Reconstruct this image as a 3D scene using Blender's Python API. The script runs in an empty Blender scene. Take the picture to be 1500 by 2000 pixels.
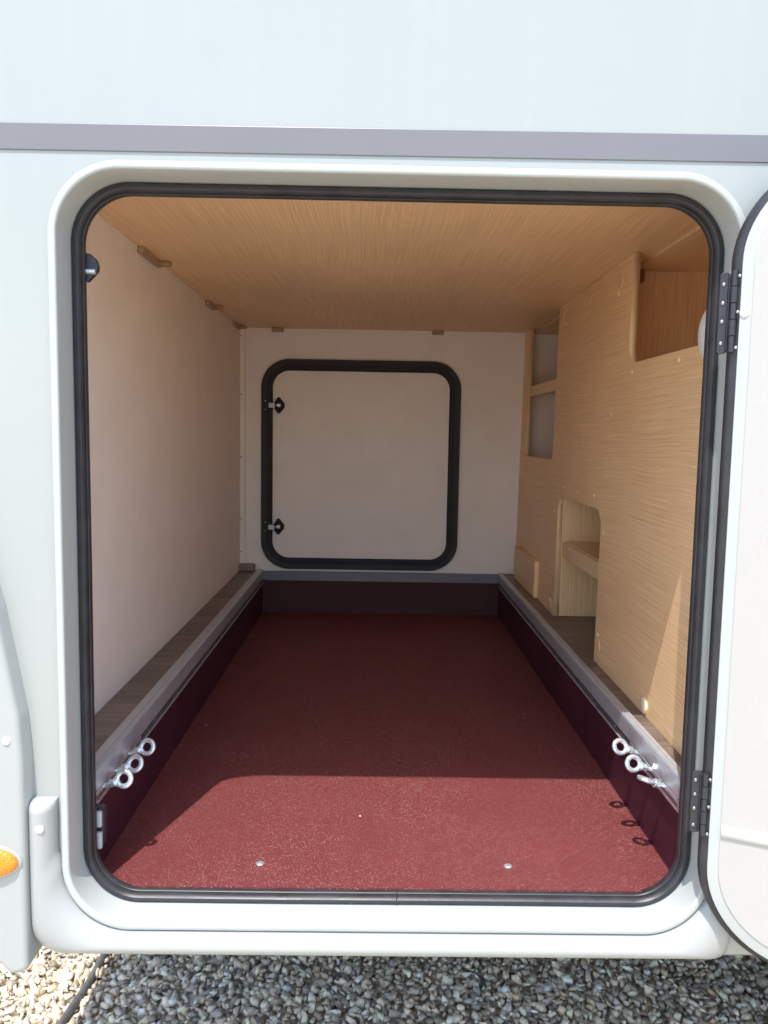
import bpy, bmesh, math, random
import numpy as np
from mathutils import Matrix, Vector
from math import sin, cos, pi, radians, atan2, hypot

random.seed(7)
rng = np.random.default_rng(7)
sc = bpy.context.scene
col = sc.collection

# ------------------------------------------------------------ camera, sky, sun, exposure
cam_d = bpy.data.cameras.new('camera')
cam = bpy.data.objects.new('camera', cam_d)
col.objects.link(cam)
cam_d.sensor_fit = 'VERTICAL'
cam_d.sensor_height = 36.0
cam_d.lens = 27.854
cam_d.clip_start = 0.02
cam_d.clip_end = 500
right = Vector((0.9998001, -0.0105890, 0.0169572))
down = Vector((0.0158553, -0.0966573, -0.9951914))
fwd = Vector((0.0121772, 0.9952614, -0.0964701))
cam.matrix_world = Matrix(((right.x, -down.x, -fwd.x, 0.0),
                           (right.y, -down.y, -fwd.y, -1.2),
                           (right.z, -down.z, -fwd.z, 0.0),
                           (0, 0, 0, 1)))
sc.camera = cam

SUN = Vector((0.31, 1.0, -2.25)).normalized()          # direction the light travels
elev = math.asin(-SUN.z)
azim = atan2(-SUN.x, -SUN.y)
world = bpy.data.worlds.new('World')
sc.world = world
world.use_nodes = True
wn = world.node_tree.nodes
wl = world.node_tree.links
sky = wn.new('ShaderNodeTexSky')
sky.sky_type = 'NISHITA'
sky.sun_disc = False
sky.sun_elevation = elev
sky.sun_rotation = azim % (2 * pi)
sky.air_density = 1.0
sky.dust_density = 1.2
wn['Background'].inputs['Strength'].default_value = 0.15
wl.new(sky.outputs[0], wn['Background'].inputs[0])

sun_d = bpy.data.lights.new('sun', 'SUN')
sun_d.energy = 2.2
sun_d.angle = radians(0.5)
sun_d.color = (1.0, 0.97, 0.93)
sun = bpy.data.objects.new('sun', sun_d)
col.objects.link(sun)
sun.rotation_euler = SUN.to_track_quat('-Z', 'Y').to_euler()
sun.location = (-2, -6, 12)

sc.view_settings.view_transform = 'Standard'
sc.view_settings.look = 'None'
sc.view_settings.gamma = 1.0
sc.view_settings.use_curve_mapping = False
sc.view_settings.exposure = 1.35
sc.cycles.max_bounces = 12
sc.cycles.diffuse_bounces = 8

# ------------------------------------------------------------ material helpers
def new_mat(name):
    m = bpy.data.materials.new(name)
    m.use_nodes = True
    nt = m.node_tree
    b = nt.nodes['Principled BSDF']
    return m, nt, b

def N(nt, t, **kw):
    n = nt.nodes.new(t)
    for k, v in kw.items():
        if k in n.inputs:
            n.inputs[k].default_value = v
        else:
            setattr(n, k, v)
    return n

def mapping(nt, scale, loc=(0, 0, 0), rot=(0, 0, 0), src='Object'):
    tc = nt.nodes.new('ShaderNodeTexCoord')
    mp = nt.nodes.new('ShaderNodeMapping')
    mp.inputs['Scale'].default_value = scale
    mp.inputs['Location'].default_value = loc
    mp.inputs['Rotation'].default_value = rot
    nt.links.new(tc.outputs[src], mp.inputs[0])
    return mp.outputs[0]

def ramp(nt, fac, stops):
    r = nt.nodes.new('ShaderNodeValToRGB')
    e = r.color_ramp.elements
    e[0].position, e[0].color = stops[0][0], (*stops[0][1], 1)
    e[1].position, e[1].color = stops[-1][0], (*stops[-1][1], 1)
    for p, c in stops[1:-1]:
        x = e.new(p)
        x.color = (*c, 1)
    nt.links.new(fac, r.inputs[0])
    return r.outputs[0]

def mixc(nt, fac, a, b, mode='MIX'):
    m = nt.nodes.new('ShaderNodeMix')
    m.data_type = 'RGBA'
    m.blend_type = mode
    for s, v in ((0, fac), (6, a), (7, b)):
        if hasattr(v, 'links') or hasattr(v, 'is_linked'):
            nt.links.new(v, m.inputs[s])
        else:
            m.inputs[s].default_value = (*v, 1) if isinstance(v, tuple) else v
    return m.outputs[2]

def mth(nt, op, a, b=None, c=None):
    m = nt.nodes.new('ShaderNodeMath')
    m.operation = op
    for i, v in enumerate((a, b, c)):
        if v is None:
            continue
        if hasattr(v, 'is_linked'):
            nt.links.new(v, m.inputs[i])
        else:
            m.inputs[i].default_value = v
    return m.outputs[0]

def bump(nt, b, h, strength, dist):
    n = nt.nodes.new('ShaderNodeBump')
    n.inputs['Strength'].default_value = strength
    n.inputs['Distance'].default_value = dist
    nt.links.new(h, n.inputs['Height'])
    nt.links.new(n.outputs[0], b.inputs['Normal'])

def plain(name, color, rough=0.5, metal=0.0, var=0.06, scale=30.0, bmp=0.0, bscale=200.0, coat=0.0, bdist=0.001, rvar=0.08):
    m, nt, b = new_mat(name)
    v = mapping(nt, (scale,) * 3)
    n = N(nt, 'ShaderNodeTexNoise', Scale=1.0, Detail=4.0, Roughness=0.6)
    nt.links.new(v, n.inputs['Vector'])
    lo = tuple(max(0, c * (1 - var)) for c in color)
    hi = tuple(min(1, c * (1 + var)) for c in color)
    nt.links.new(ramp(nt, n.outputs['Fac'], [(0.3, lo), (0.7, hi)]), b.inputs['Base Color'])
    r = mth(nt, 'MULTIPLY_ADD', n.outputs['Fac'], rvar, rough - rvar / 2)
    nt.links.new(r, b.inputs['Roughness'])
    b.inputs['Metallic'].default_value = metal
    b.inputs['Coat Weight'].default_value = coat
    b.inputs['Coat Roughness'].default_value = 0.08
    if bmp:
        v2 = mapping(nt, (bscale,) * 3)
        n2 = N(nt, 'ShaderNodeTexNoise', Scale=1.0, Detail=3.0)
        nt.links.new(v2, n2.inputs['Vector'])
        bump(nt, b, n2.outputs['Fac'], bmp, bdist)
    return m

def paint(name, color, rough=0.3, dirt=0.5):
    m, nt, b = new_mat(name)
    v = mapping(nt, (1, 1, 1))
    big = N(nt, 'ShaderNodeTexNoise', Scale=2.2, Detail=5.0, Roughness=0.62)
    nt.links.new(v, big.inputs['Vector'])
    c1 = ramp(nt, big.outputs['Fac'], [(0.3, tuple(c * 0.975 for c in color)), (0.7, color)])
    # sparse dust specks and small dark marks
    vo = N(nt, 'ShaderNodeTexVoronoi', Scale=9.0)
    vo.feature = 'F1'
    nt.links.new(v, vo.inputs['Vector'])
    sp = ramp(nt, vo.outputs['Distance'], [(0.010, (1, 1, 1)), (0.016, (0, 0, 0))])
    c2 = mixc(nt, mth(nt, 'MULTIPLY', sp, dirt), c1, (0.12, 0.12, 0.12))
    # faint rain streaks
    v3 = mapping(nt, (40, 40, 1.3))
    st = N(nt, 'ShaderNodeTexNoise', Scale=1.0, Detail=3.0)
    nt.links.new(v3, st.inputs['Vector'])
    f = ramp(nt, st.outputs['Fac'], [(0.52, (0, 0, 0)), (0.8, (1, 1, 1))])
    c3 = mixc(nt, mth(nt, 'MULTIPLY', f, 0.05), c2, (0.55, 0.55, 0.52))
    nt.links.new(c3, b.inputs['Base Color'])
    nt.links.new(mth(nt, 'MULTIPLY_ADD', big.outputs['Fac'], 0.15, rough - 0.07), b.inputs['Roughness'])
    b.inputs['Coat Weight'].default_value = 0.35
    b.inputs['Coat Roughness'].default_value = 0.06
    v4 = mapping(nt, (25, 25, 25))
    op = N(nt, 'ShaderNodeTexNoise', Scale=1.0, Detail=2.0)
    nt.links.new(v4, op.inputs['Vector'])
    bump(nt, b, op.outputs['Fac'], 0.12, 0.002)
    return m

def oak(name, along='Y', across='X', u0=0.0, v0=0.0, spacing=46.0, tone=1.0, dark=(0.64, 0.38, 0.18), light=(0.95, 0.675, 0.385), rough=0.42):
    """oak laminate; rings are cut so that cathedral figures lie along one axis"""
    m, nt, b = new_mat(name)
    tc = nt.nodes.new('ShaderNodeTexCoord')
    sep = nt.nodes.new('ShaderNodeSeparateXYZ')
    nt.links.new(tc.outputs['Object'], sep.inputs[0])
    A, Cx = sep.outputs[along], sep.outputs[across]
    # slow wander of the grain
    cmb = nt.nodes.new('ShaderNodeCombineXYZ')
    nt.links.new(mth(nt, 'MULTIPLY', A, 1.5), cmb.inputs[0])
    nt.links.new(mth(nt, 'MULTIPLY', Cx, 2.2), cmb.inputs[1])
    wob = N(nt, 'ShaderNodeTexNoise', Scale=1.0, Detail=1.5, Roughness=0.4)
    nt.links.new(cmb.outputs[0], wob.inputs['Vector'])
    wv = mth(nt, 'MULTIPLY_ADD', wob.outputs['Fac'], 0.15, -0.075)
    c = mth(nt, 'ADD', mth(nt, 'SUBTRACT', Cx, u0), wv)
    a = mth(nt, 'MULTIPLY', mth(nt, 'SUBTRACT', A, v0), 0.13)
    r = mth(nt, 'SQRT', mth(nt, 'ADD', mth(nt, 'ADD', mth(nt, 'MULTIPLY', c, c), mth(nt, 'MULTIPLY', a, a)), 0.0006))
    cmb2 = nt.nodes.new('ShaderNodeCombineXYZ')
    nt.links.new(mth(nt, 'MULTIPLY', A, 2.6), cmb2.inputs[0])
    nt.links.new(mth(nt, 'MULTIPLY', Cx, 26.0), cmb2.inputs[1])
    w2 = N(nt, 'ShaderNodeTexNoise', Scale=1.0, Detail=2.0)
    nt.links.new(cmb2.outputs[0], w2.inputs['Vector'])
    cmb4 = nt.nodes.new('ShaderNodeCombineXYZ')
    nt.links.new(mth(nt, 'MULTIPLY', A, 0.5), cmb4.inputs[0])
    nt.links.new(mth(nt, 'MULTIPLY', r, 14.0), cmb4.inputs[1])
    w4 = N(nt, 'ShaderNodeTexNoise', Scale=1.0, Detail=3.0, Roughness=0.7)
    nt.links.new(cmb4.outputs[0], w4.inputs['Vector'])
    r = mth(nt, 'ADD', r, mth(nt, 'MULTIPLY', w4.outputs['Fac'], 0.07))
    rr = mth(nt, 'ADD', mth(nt, 'MULTIPLY', r, spacing), mth(nt, 'MULTIPLY', w2.outputs['Fac'], 0.3))
    ringv = mth(nt, 'FRACT', rr)
    ring = ramp(nt, ringv, [(0.0, (0.15,) * 3), (0.25, (0.0,) * 3), (0.8, (0.65,) * 3), (0.93, (1.0,) * 3), (1.0, (0.3,) * 3)])
    # patchiness of ring contrast
    pat = N(nt, 'ShaderNodeTexNoise', Scale=2.2, Detail=2.0)
    nt.links.new(cmb.outputs[0], pat.inputs['Vector'])
    rc = mth(nt, 'MULTIPLY', ring, ramp(nt, pat.outputs['Fac'], [(0.35, (0.12,) * 3), (0.68, (1.0,) * 3)]))
    # fine pores drawn out along the grain
    cmb3 = nt.nodes.new('ShaderNodeCombineXYZ')
    nt.links.new(mth(nt, 'MULTIPLY', A, 3.2), cmb3.inputs[0])
    nt.links.new(mth(nt, 'MULTIPLY', mth(nt, 'ADD', Cx, mth(nt, 'MULTIPLY', wv, 0.35)), 330.0), cmb3.inputs[1])
    por = N(nt, 'ShaderNodeTexNoise', Scale=1.0, Detail=2.0, Roughness=0.55)
    nt.links.new(cmb3.outputs[0], por.inputs['Vector'])
    pf = ramp(nt, por.outputs['Fac'], [(0.38, (0.0,) * 3), (0.62, (1.0,) * 3)])
    mid = tuple((d * 0.5 + l * 0.5) * tone for d, l in zip(dark, light))
    dk = tuple(d * tone for d in dark)
    lt = tuple(l * tone for l in light)
    base = mixc(nt, pf, lt, mid)
    colr = mixc(nt, mth(nt, 'MULTIPLY', rc, 0.29), base, dk)
    big = N(nt, 'ShaderNodeTexNoise', Scale=1.1, Detail=1.0)
    nt.links.new(cmb.outputs[0], big.inputs['Vector'])
    sh = ramp(nt, big.outputs['Fac'], [(0.3, (0.93, 0.92, 0.9)), (0.7, (1.05, 1.05, 1.05))])
    colr = mixc(nt, 1.0, colr, sh, 'MULTIPLY')
    nt.links.new(colr, b.inputs['Base Color'])
    b.inputs['Roughness'].default_value = rough
    bump(nt, b, pf, 0.06, 0.0003)
    return m

M = {}
M['body'] = paint('body_paint', (0.365, 0.385, 0.362))
M['frame'] = paint('frame_paint', (0.445, 0.468, 0.446), rough=0.35, dirt=0.3)
M['skirt'] = paint('skirt_plastic', (0.372, 0.382, 0.368), rough=0.33, dirt=0.6)
M['bumper'] = paint('bumper_plastic', (0.392, 0.408, 0.388), rough=0.38, dirt=0.4)
M['stripe'] = plain('grey_trim_foil', (0.175, 0.172, 0.182), 0.4, var=0.03, scale=6)
M['capwhite'] = plain('white_cap_plastic', (0.8, 0.81, 0.81), 0.35, var=0.02)
M['rubber'] = plain('black_rubber', (0.030, 0.030, 0.034), 0.43, var=0.3, scale=25, bmp=0.25, bscale=90, rvar=0.25)
M['rubber_dull'] = plain('matt_black_rubber', (0.012, 0.011, 0.016), 0.6, var=0.3, scale=25)
M['black'] = plain('black_plastic', (0.03, 0.03, 0.038), 0.38, var=0.2, scale=60)
M['dkgrey'] = plain('grey_plastic', (0.40, 0.42, 0.46), 0.42, var=0.06, scale=60)
M['wall'] = plain('greige_wall_laminate', (0.87, 0.79, 0.715), 0.55, var=0.035, scale=9, bmp=0.2, bscale=260)
M['hatch'] = plain('greige_hatch_laminate', (0.86, 0.80, 0.745), 0.5, var=0.03, scale=8, bmp=0.2, bscale=260)
M['alu'] = plain('satin_aluminium', (0.50, 0.515, 0.54), 0.36, metal=0.45, var=0.06, scale=40)
M['zinc'] = plain('bright_zinc', (0.66, 0.71, 0.75), 0.24, metal=0.72, var=0.10, scale=150, bmp=0.3, bscale=500, rvar=0.15)
M['steel'] = plain('screw_steel', (0.65, 0.65, 0.66), 0.25, metal=1.0, var=0.1, scale=200)
M['dullsteel'] = plain('dull_steel', (0.38, 0.38, 0.39), 0.35, metal=0.9, var=0.15, scale=200)
M['track'] = plain('dark_track_metal', (0.16, 0.15, 0.155), 0.3, metal=0.6, var=0.2, scale=30)
M['slate'] = plain('slate_grey_rail', (0.17, 0.175, 0.205), 0.45, metal=0.2, var=0.06, scale=20)
M['plug'] = plain('pale_wood_plug', (0.92, 0.76, 0.50), 0.4, var=0.04)
M['brownplug'] = plain('brown_plastic', (0.26, 0.12, 0.055), 0.4, var=0.12, scale=50)
M['taupe'] = plain('taupe_plastic', (0.27, 0.20, 0.165), 0.45, var=0.1, scale=50)
M['bracket'] = plain('light_brown_plastic', (0.40, 0.26, 0.155), 0.45, var=0.1, scale=50)
M['edge'] = oak('oak_edge_band', 'Z', 'Y', 0.1, 0, 40, 1.0, (0.68, 0.46, 0.23), (0.84, 0.64, 0.38))
M['ceil'] = oak('oak_ceiling', 'Y', 'X', 0.05, 0.10, 130)
M['panel'] = oak('oak_cabinet_front', 'Y', 'Z', 0.02, 0.45, 145)
M['upright'] = oak('oak_upright_board', 'Z', 'X', 0.72, 0.0, 110)
M['board'] = oak('oak_shelf_board', 'Y', 'X', 0.9, 0.5, 110)
M['lens'] = None

# orange marker lens
m, nt, b = new_mat('orange_lens')
v = mapping(nt, (420, 420, 420))
vo = N(nt, 'ShaderNodeTexVoronoi', Scale=1.0)
nt.links.new(v, vo.inputs['Vector'])
nt.links.new(ramp(nt, vo.outputs['Distance'], [(0.1, (0.95, 0.36, 0.01)), (0.7, (0.80, 0.20, 0.0))]), b.inputs['Base Color'])
b.inputs['Roughness'].default_value = 0.12
b.inputs['Coat Weight'].default_value = 0.8
bump(nt, b, vo.outputs['Distance'], 0.6, 0.001)
M['lens'] = m

# door inner lining, leather grain
m, nt, b = new_mat('white_grained_lining')
v = mapping(nt, (230, 230, 420))
n = N(nt, 'ShaderNodeTexNoise', Scale=1.0, Detail=4.0, Roughness=0.6, Distortion=0.6)
nt.links.new(v, n.inputs['Vector'])
nt.links.new(ramp(nt, n.outputs['Fac'], [(0.3, (0.420, 0.402, 0.375)), (0.7, (0.440, 0.422, 0.395))]), b.inputs['Base Color'])
b.inputs['Roughness'].default_value = 0.5
bump(nt, b, n.outputs['Fac'], 0.35, 0.0006)
M['lining'] = m

# phenolic anti-slip floor: red brown film with pressed mesh
def phenolic(name, mesh):
    m, nt, b = new_mat(name)
    v = mapping(nt, (1, 1, 1))
    n = N(nt, 'ShaderNodeTexNoise', Scale=7.0, Detail=6.0, Roughness=0.65)
    nt.links.new(v, n.inputs['Vector'])
    c = ramp(nt, n.outputs['Fac'], [(0.28, (0.048, 0.010, 0.021)), (0.55, (0.062, 0.013, 0.026)), (0.75, (0.084, 0.019, 0.031))])
    if mesh:
        tc = nt.nodes.new('ShaderNodeTexCoord')
        mp = nt.nodes.new('ShaderNodeMapping')
        mp.inputs['Rotation'].default_value = (0, 0, radians(2))
        nt.links.new(tc.outputs['Object'], mp.inputs[0])
        sep = nt.nodes.new('ShaderNodeSeparateXYZ')
        nt.links.new(mp.outputs[0], sep.inputs[0])
        k = 2 * pi / 0.0042
        sx = mth(nt, 'SINE', mth(nt, 'MULTIPLY', sep.outputs[0], k))
        sy = mth(nt, 'SINE', mth(nt, 'MULTIPLY', sep.outputs[1], k * 0.75))
        g = mth(nt, 'MULTIPLY', sx, sy)
        gf = mth(nt, 'MULTIPLY_ADD', g, 0.5, 0.5)
        c = mixc(nt, mth(nt, 'MULTIPLY', gf, 0.46), c, (0.47, 0.108, 0.068))  # lighter red: glints of the pressed mesh, painted into the colour
        # film sparkle painted into the colour as pale dust specks, fine and coarse
        vo = N(nt, 'ShaderNodeTexVoronoi', Scale=520.0)
        nt.links.new(v, vo.inputs['Vector'])
        wn_ = nt.nodes.new('ShaderNodeSeparateColor')
        nt.links.new(vo.outputs['Color'], wn_.inputs[0])
        pick = mth(nt, 'GREATER_THAN', wn_.outputs[0], 0.80)
        near = mth(nt, 'LESS_THAN', vo.outputs['Distance'], 0.45)
        n3 = N(nt, 'ShaderNodeTexNoise', Scale=5.0, Detail=3.0)
        nt.links.new(v, n3.inputs['Vector'])
        zone = ramp(nt, n3.outputs['Fac'], [(0.35, (0.45,) * 3), (0.65, (1.0,) * 3)])
        sp = mth(nt, 'MULTIPLY', mth(nt, 'MULTIPLY', pick, near), zone)
        c = mixc(nt, mth(nt, 'MULTIPLY', sp, 0.42), c, (0.72, 0.52, 0.46))
        vb = N(nt, 'ShaderNodeTexVoronoi', Scale=55.0)
        nt.links.new(v, vb.inputs['Vector'])
        sb = ramp(nt, vb.outputs['Distance'], [(0.035, (1, 1, 1)), (0.06, (0, 0, 0))])
        c = mixc(nt, mth(nt, 'MULTIPLY', sb, 0.25), c, (0.7, 0.55, 0.5))
        bump(nt, b, g, 0.6, 0.0009)
        b.inputs['Roughness'].default_value = 0.5
        b.inputs['Specular IOR Level'].default_value = 0.22
    else:
        b.inputs['Specular IOR Level'].default_value = 0.3
        b.inputs['Roughness'].default_value = 0.5
    nt.links.new(c, b.inputs['Base Color'])
    return m
M['floor'] = phenolic('phenolic_mesh_floor', True)
M['phen'] = phenolic('phenolic_film', False)
M['phen_end'] = plain('dark_phenolic_end_board', (0.055, 0.016, 0.018), 0.75, var=0.12, scale=14)

# grey brown plank vinyl
m, nt, b = new_mat('plank_vinyl')
v = mapping(nt, (3, 70, 3))
n = N(nt, 'ShaderNodeTexNoise', Scale=1.0, Detail=5.0, Roughness=0.65, Distortion=0.4)
nt.links.new(v, n.inputs['Vector'])
v2 = mapping(nt, (1, 9, 1))
n2 = N(nt, 'ShaderNodeTexNoise', Scale=1.0, Detail=1.0)
nt.links.new(v2, n2.inputs['Vector'])
c = ramp(nt, n.outputs['Fac'], [(0.3, (0.13, 0.095, 0.075)), (0.55, (0.20, 0.15, 0.12)), (0.75, (0.29, 0.23, 0.185))])
c = mixc(nt, 1.0, c, ramp(nt, n2.outputs['Fac'], [(0.4, (0.75, 0.74, 0.74)), (0.6, (1.1, 1.1, 1.1))]), 'MULTIPLY')
nt.links.new(c, b.inputs['Base Color'])
b.inputs['Roughness'].default_value = 0.4
bump(nt, b, n.outputs['Fac'], 0.2, 0.0006)
M['vinyl'] = m

STONES = [(0.0, (0.14, 0.125, 0.10)), (0.12, (0.40, 0.36, 0.29)), (0.26, (0.66, 0.60, 0.49)), (0.40, (0.30, 0.285, 0.25)), (0.52, (0.50, 0.47, 0.39)),
          (0.64, (0.78, 0.70, 0.57)), (0.74, (0.52, 0.41, 0.29)), (0.82, (0.24, 0.24, 0.225)), (0.90, (0.58, 0.54, 0.46)), (1.0, (0.88, 0.83, 0.74))]
STONES = [(p, tuple(min(0.92, q * k_) for q, k_ in zip(c_, (1.40, 1.27, 1.13)))) for p, c_ in STONES]
m, nt, b = new_mat('gravel_stone')
geo = nt.nodes.new('ShaderNodeNewGeometry')
c = ramp(nt, geo.outputs['Random Per Island'], STONES)
v = mapping(nt, (130, 130, 130))
n = N(nt, 'ShaderNodeTexNoise', Scale=1.0, Detail=4.0, Roughness=0.65)
nt.links.new(v, n.inputs['Vector'])
c = mixc(nt, 1.0, c, ramp(nt, n.outputs['Fac'], [(0.3, (0.72, 0.72, 0.72)), (0.7, (1.2, 1.2, 1.2))]), 'MULTIPLY')
nt.links.new(c, b.inputs['Base Color'])
b.inputs['Roughness'].default_value = 0.6
bump(nt, b, n.outputs['Fac'], 0.4, 0.001)
M['stone'] = m
m, nt, b = new_mat('gravel_ground')
v = mapping(nt, (1, 1, 1))
vo = N(nt, 'ShaderNodeTexVoronoi', Scale=55.0)
nt.links.new(v, vo.inputs['Vector'])
s_ = nt.nodes.new('ShaderNodeSeparateColor')
nt.links.new(vo.outputs['Color'], s_.inputs[0])
nt.links.new(mixc(nt, 1.0, ramp(nt, s_.outputs[0], STONES), (0.86, 0.86, 0.86), 'MULTIPLY'), b.inputs['Base Color'])  # colour darkened evenly for the shade between stones that a flat plane lacks
b.inputs['Roughness'].default_value = 0.8
bump(nt, b, vo.outputs['Distance'], 1.0, -0.01)
M['ground'] = m
M['strip'] = plain('lawn_edging_rubber', (0.11, 0.105, 0.10), 0.7, var=0.25, scale=60, bmp=0.4, bscale=120)
M['lamp'] = plain('lamp_diffuser', (0.78, 0.78, 0.79), 0.3, var=0.01)
M['under'] = plain('underbody_black', (0.05, 0.05, 0.05), 0.8, var=0.2, scale=8)

# ------------------------------------------------------------ geometry helpers
ORIG = {}
def thing(name, label, cat, loc=(0, 0, 0), group=None):
    o = bpy.data.objects.new(name, None)
    col.objects.link(o)
    o.empty_display_size = 0.05
    o.location = loc
    o['label'] = label
    o['category'] = cat
    if group:
        o['group'] = group
    ORIG[o.name] = Vector(loc)
    return o

def link(name, me, mat, parent=None, smooth=False, bev=0.0, bseg=2):
    for mm in (mat if isinstance(mat, (list, tuple)) else [mat]):
        me.materials.append(mm)
    o = bpy.data.objects.new(name, me)
    col.objects.link(o)
    if parent is not None:
        o.parent = parent
        off = ORIG.get(parent.name)
        if off is not None:
            o.matrix_parent_inverse = Matrix.Translation(-off)
    if smooth:
        for p in me.polygons:
            p.use_smooth = True
    if bev:
        md = o.modifiers.new('bevel', 'BEVEL')
        md.width = bev
        md.segments = bseg
        md.limit_method = 'ANGLE'
        md.angle_limit = radians(35)
        md.harden_normals = False
    return o

def mesh(name, verts, faces):
    me = bpy.data.meshes.new(name)
    me.from_pydata([tuple(v) for v in verts], [], faces)
    me.update()
    bm = bmesh.new()
    bm.from_mesh(me)
    bmesh.ops.recalc_face_normals(bm, faces=bm.faces)
    bm.to_mesh(me)
    bm.free()
    return me

def box(name, x0, x1, y0, y1, z0, z1, mat, parent=None, bev=0.0, Mx=None, seg=2):
    vs = [Vector((x, y, z)) for x in (x0, x1) for y in (y0, y1) for z in (z0, z1)]
    if Mx is not None:
        vs = [Mx @ v for v in vs]
    fs = [(0, 1, 3, 2), (4, 6, 7, 5), (0, 4, 5, 1), (2, 3, 7, 6), (0, 2, 6, 4), (1, 5, 7, 3)]
    return link(name, mesh(name, vs, fs), mat, parent, bev=bev, bseg=seg)

def fillet(pts, seg=8):
    """pts: (x, y, r) corners of a closed polygon -> list of 2D points"""
    out = []
    n = len(pts)
    for i in range(n):
        x, y, r = pts[i]
        p = Vector((x, y))
        a = Vector(pts[i - 1][:2]) - p
        c = Vector(pts[(i + 1) % n][:2]) - p
        if r <= 0:
            out.append((x, y))
            continue
        la, lc = a.length, c.length
        a.normalize(); c.normalize()
        ang = a.angle(c)
        t = min(r / math.tan(ang / 2), la * 0.499, lc * 0.499)
        r = t * math.tan(ang / 2)
        cen = p + (a + c).normalized() * (r / sin(ang / 2))
        s = p + a * t - cen
        e = p + c * t - cen
        tot = math.atan2(s.x * e.y - s.y * e.x, s.dot(e))
        for k in range(seg + 1):
            th = tot * k / seg
            out.append((cen.x + s.x * cos(th) - s.y * sin(th), cen.y + s.x * sin(th) + s.y * cos(th)))
    return out

def rrect(x0, x1, z0, z1, r, seg=14):
    return fillet([(x0, z0, r), (x1, z0, r), (x1, z1, r), (x0, z1, r)], seg)

def plate(name, loops, thick, fmap, mat, parent=None, bev=0.0, smooth=False, bseg=1):
    """2D loops (outline and holes) filled and given a thickness; fmap(u, v, w) -> 3D point, w in 0..thick"""
    cu = bpy.data.curves.new(name, 'CURVE')
    cu.dimensions = '2D'
    cu.fill_mode = 'BOTH'
    cu.extrude = thick / 2 - bev
    cu.bevel_depth = bev
    cu.bevel_resolution = bseg
    cu.offset = -bev
    for lp in loops:
        sp = cu.splines.new('POLY')
        sp.points.add(len(lp) - 1)
        for p, q in zip(sp.points, lp):
            p.co = (q[0], q[1], 0, 1)
        sp.use_cyclic_u = True
    ob = bpy.data.objects.new('tmp', cu)
    col.objects.link(ob)
    dg = bpy.context.evaluated_depsgraph_get()
    me = bpy.data.meshes.new_from_object(ob.evaluated_get(dg))
    bpy.data.objects.remove(ob)
    bpy.data.curves.remove(cu)
    me.name = name
    me.materials.clear()
    for v in me.vertices:
        v.co = Vector(fmap(v.co.x, v.co.y, v.co.z + thick / 2))
    bm = bmesh.new()
    bm.from_mesh(me)
    bmesh.ops.remove_doubles(bm, verts=bm.verts, dist=1e-5)
    bmesh.ops.recalc_face_normals(bm, faces=bm.faces)
    bm.to_mesh(me)
    bm.free()
    o = link(name, me, mat, parent)
    if smooth:
        for p in me.polygons:
            p.use_smooth = True
        try:
            me.set_sharp_from_angle(angle=radians(40))
        except Exception:
            pass
    return o

def ring_sweep(name, rect, r, prof, mat, parent=None, fmap=None, seg=16, closed=False, smooth=True, straight=24, wob=None):
    """sweep a profile [(outward offset, depth)] round a rounded rectangle; fmap(x, z, depth) -> point"""
    x0, x1, z0, z1 = rect
    path = []
    cs = [((x1 - r, z1 - r), 0), ((x0 + r, z1 - r), pi / 2), ((x0 + r, z0 + r), pi), ((x1 - r, z0 + r), 1.5 * pi)]
    for i, ((cx, cz), a0) in enumerate(cs):
        for k in range(seg + 1):
            a = a0 + (pi / 2) * k / seg
            path.append((cx, cz, cos(a), sin(a)))
        nx = cs[(i + 1) % 4]
        a1 = a0 + pi / 2
        for k in range(1, straight):
            t = k / straight
            path.append((cx + (nx[0][0] - cx) * t, cz + (nx[0][1] - cz) * t, cos(a1), sin(a1)))
    if fmap is None:
        fmap = lambda x, z, d: (x, d, z)
    vs, fs = [], []
    n, k = len(path), len(prof)
    s = 0.0
    prev = None
    for (cx, cz, dx, dz) in path:
        px, pz = cx + dx * r, cz + dz * r
        if prev:
            s += hypot(px - prev[0], pz - prev[1])
        prev = (px, pz)
        for (o, d) in prof:
            oo, dd = (o, d) if wob is None else wob(o, d, s)
            vs.append(fmap(cx + dx * (r + oo), cz + dz * (r + oo), dd))
    for i in range(n):
        j = (i + 1) % n
        for q in range(k if closed else k - 1):
            w = (q + 1) % k
            fs.append((i * k + q, i * k + w, j * k + w, j * k + q))
    me = mesh(name, vs, fs)
    o = link(name, me, mat, parent, smooth=smooth)
    if smooth:
        try:
            me.set_sharp_from_angle(angle=radians(50))
        except Exception:
            pass
    return o

def ribbon(name, inner, outer, prof, mat, parent=None, smooth=True, fmap=None):
    """surface between two polylines; prof: [(s 0..1, depth)]"""
    if fmap is None:
        fmap = lambda x, z, d: (x, d, z)
    vs, fs = [], []
    k = len(prof)
    for a, b_ in zip(inner, outer):
        for s, d in prof:
            vs.append(fmap(a[0] + (b_[0] - a[0]) * s, a[1] + (b_[1] - a[1]) * s, d))
    for i in range(len(inner) - 1):
        for q in range(k - 1):
            fs.append((i * k + q, i * k + q + 1, (i + 1) * k + q + 1, (i + 1) * k + q))
    return link(name, mesh(name, vs, fs), mat, parent, smooth=smooth)

def resample(pts, n):
    p = np.array(pts, float)
    d = np.r_[0, np.cumsum(np.hypot(*np.diff(p, axis=0).T))]
    t = np.linspace(0, d[-1], n)
    return np.c_[np.interp(t, d, p[:, 0]), np.interp(t, d, p[:, 1])]

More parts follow.
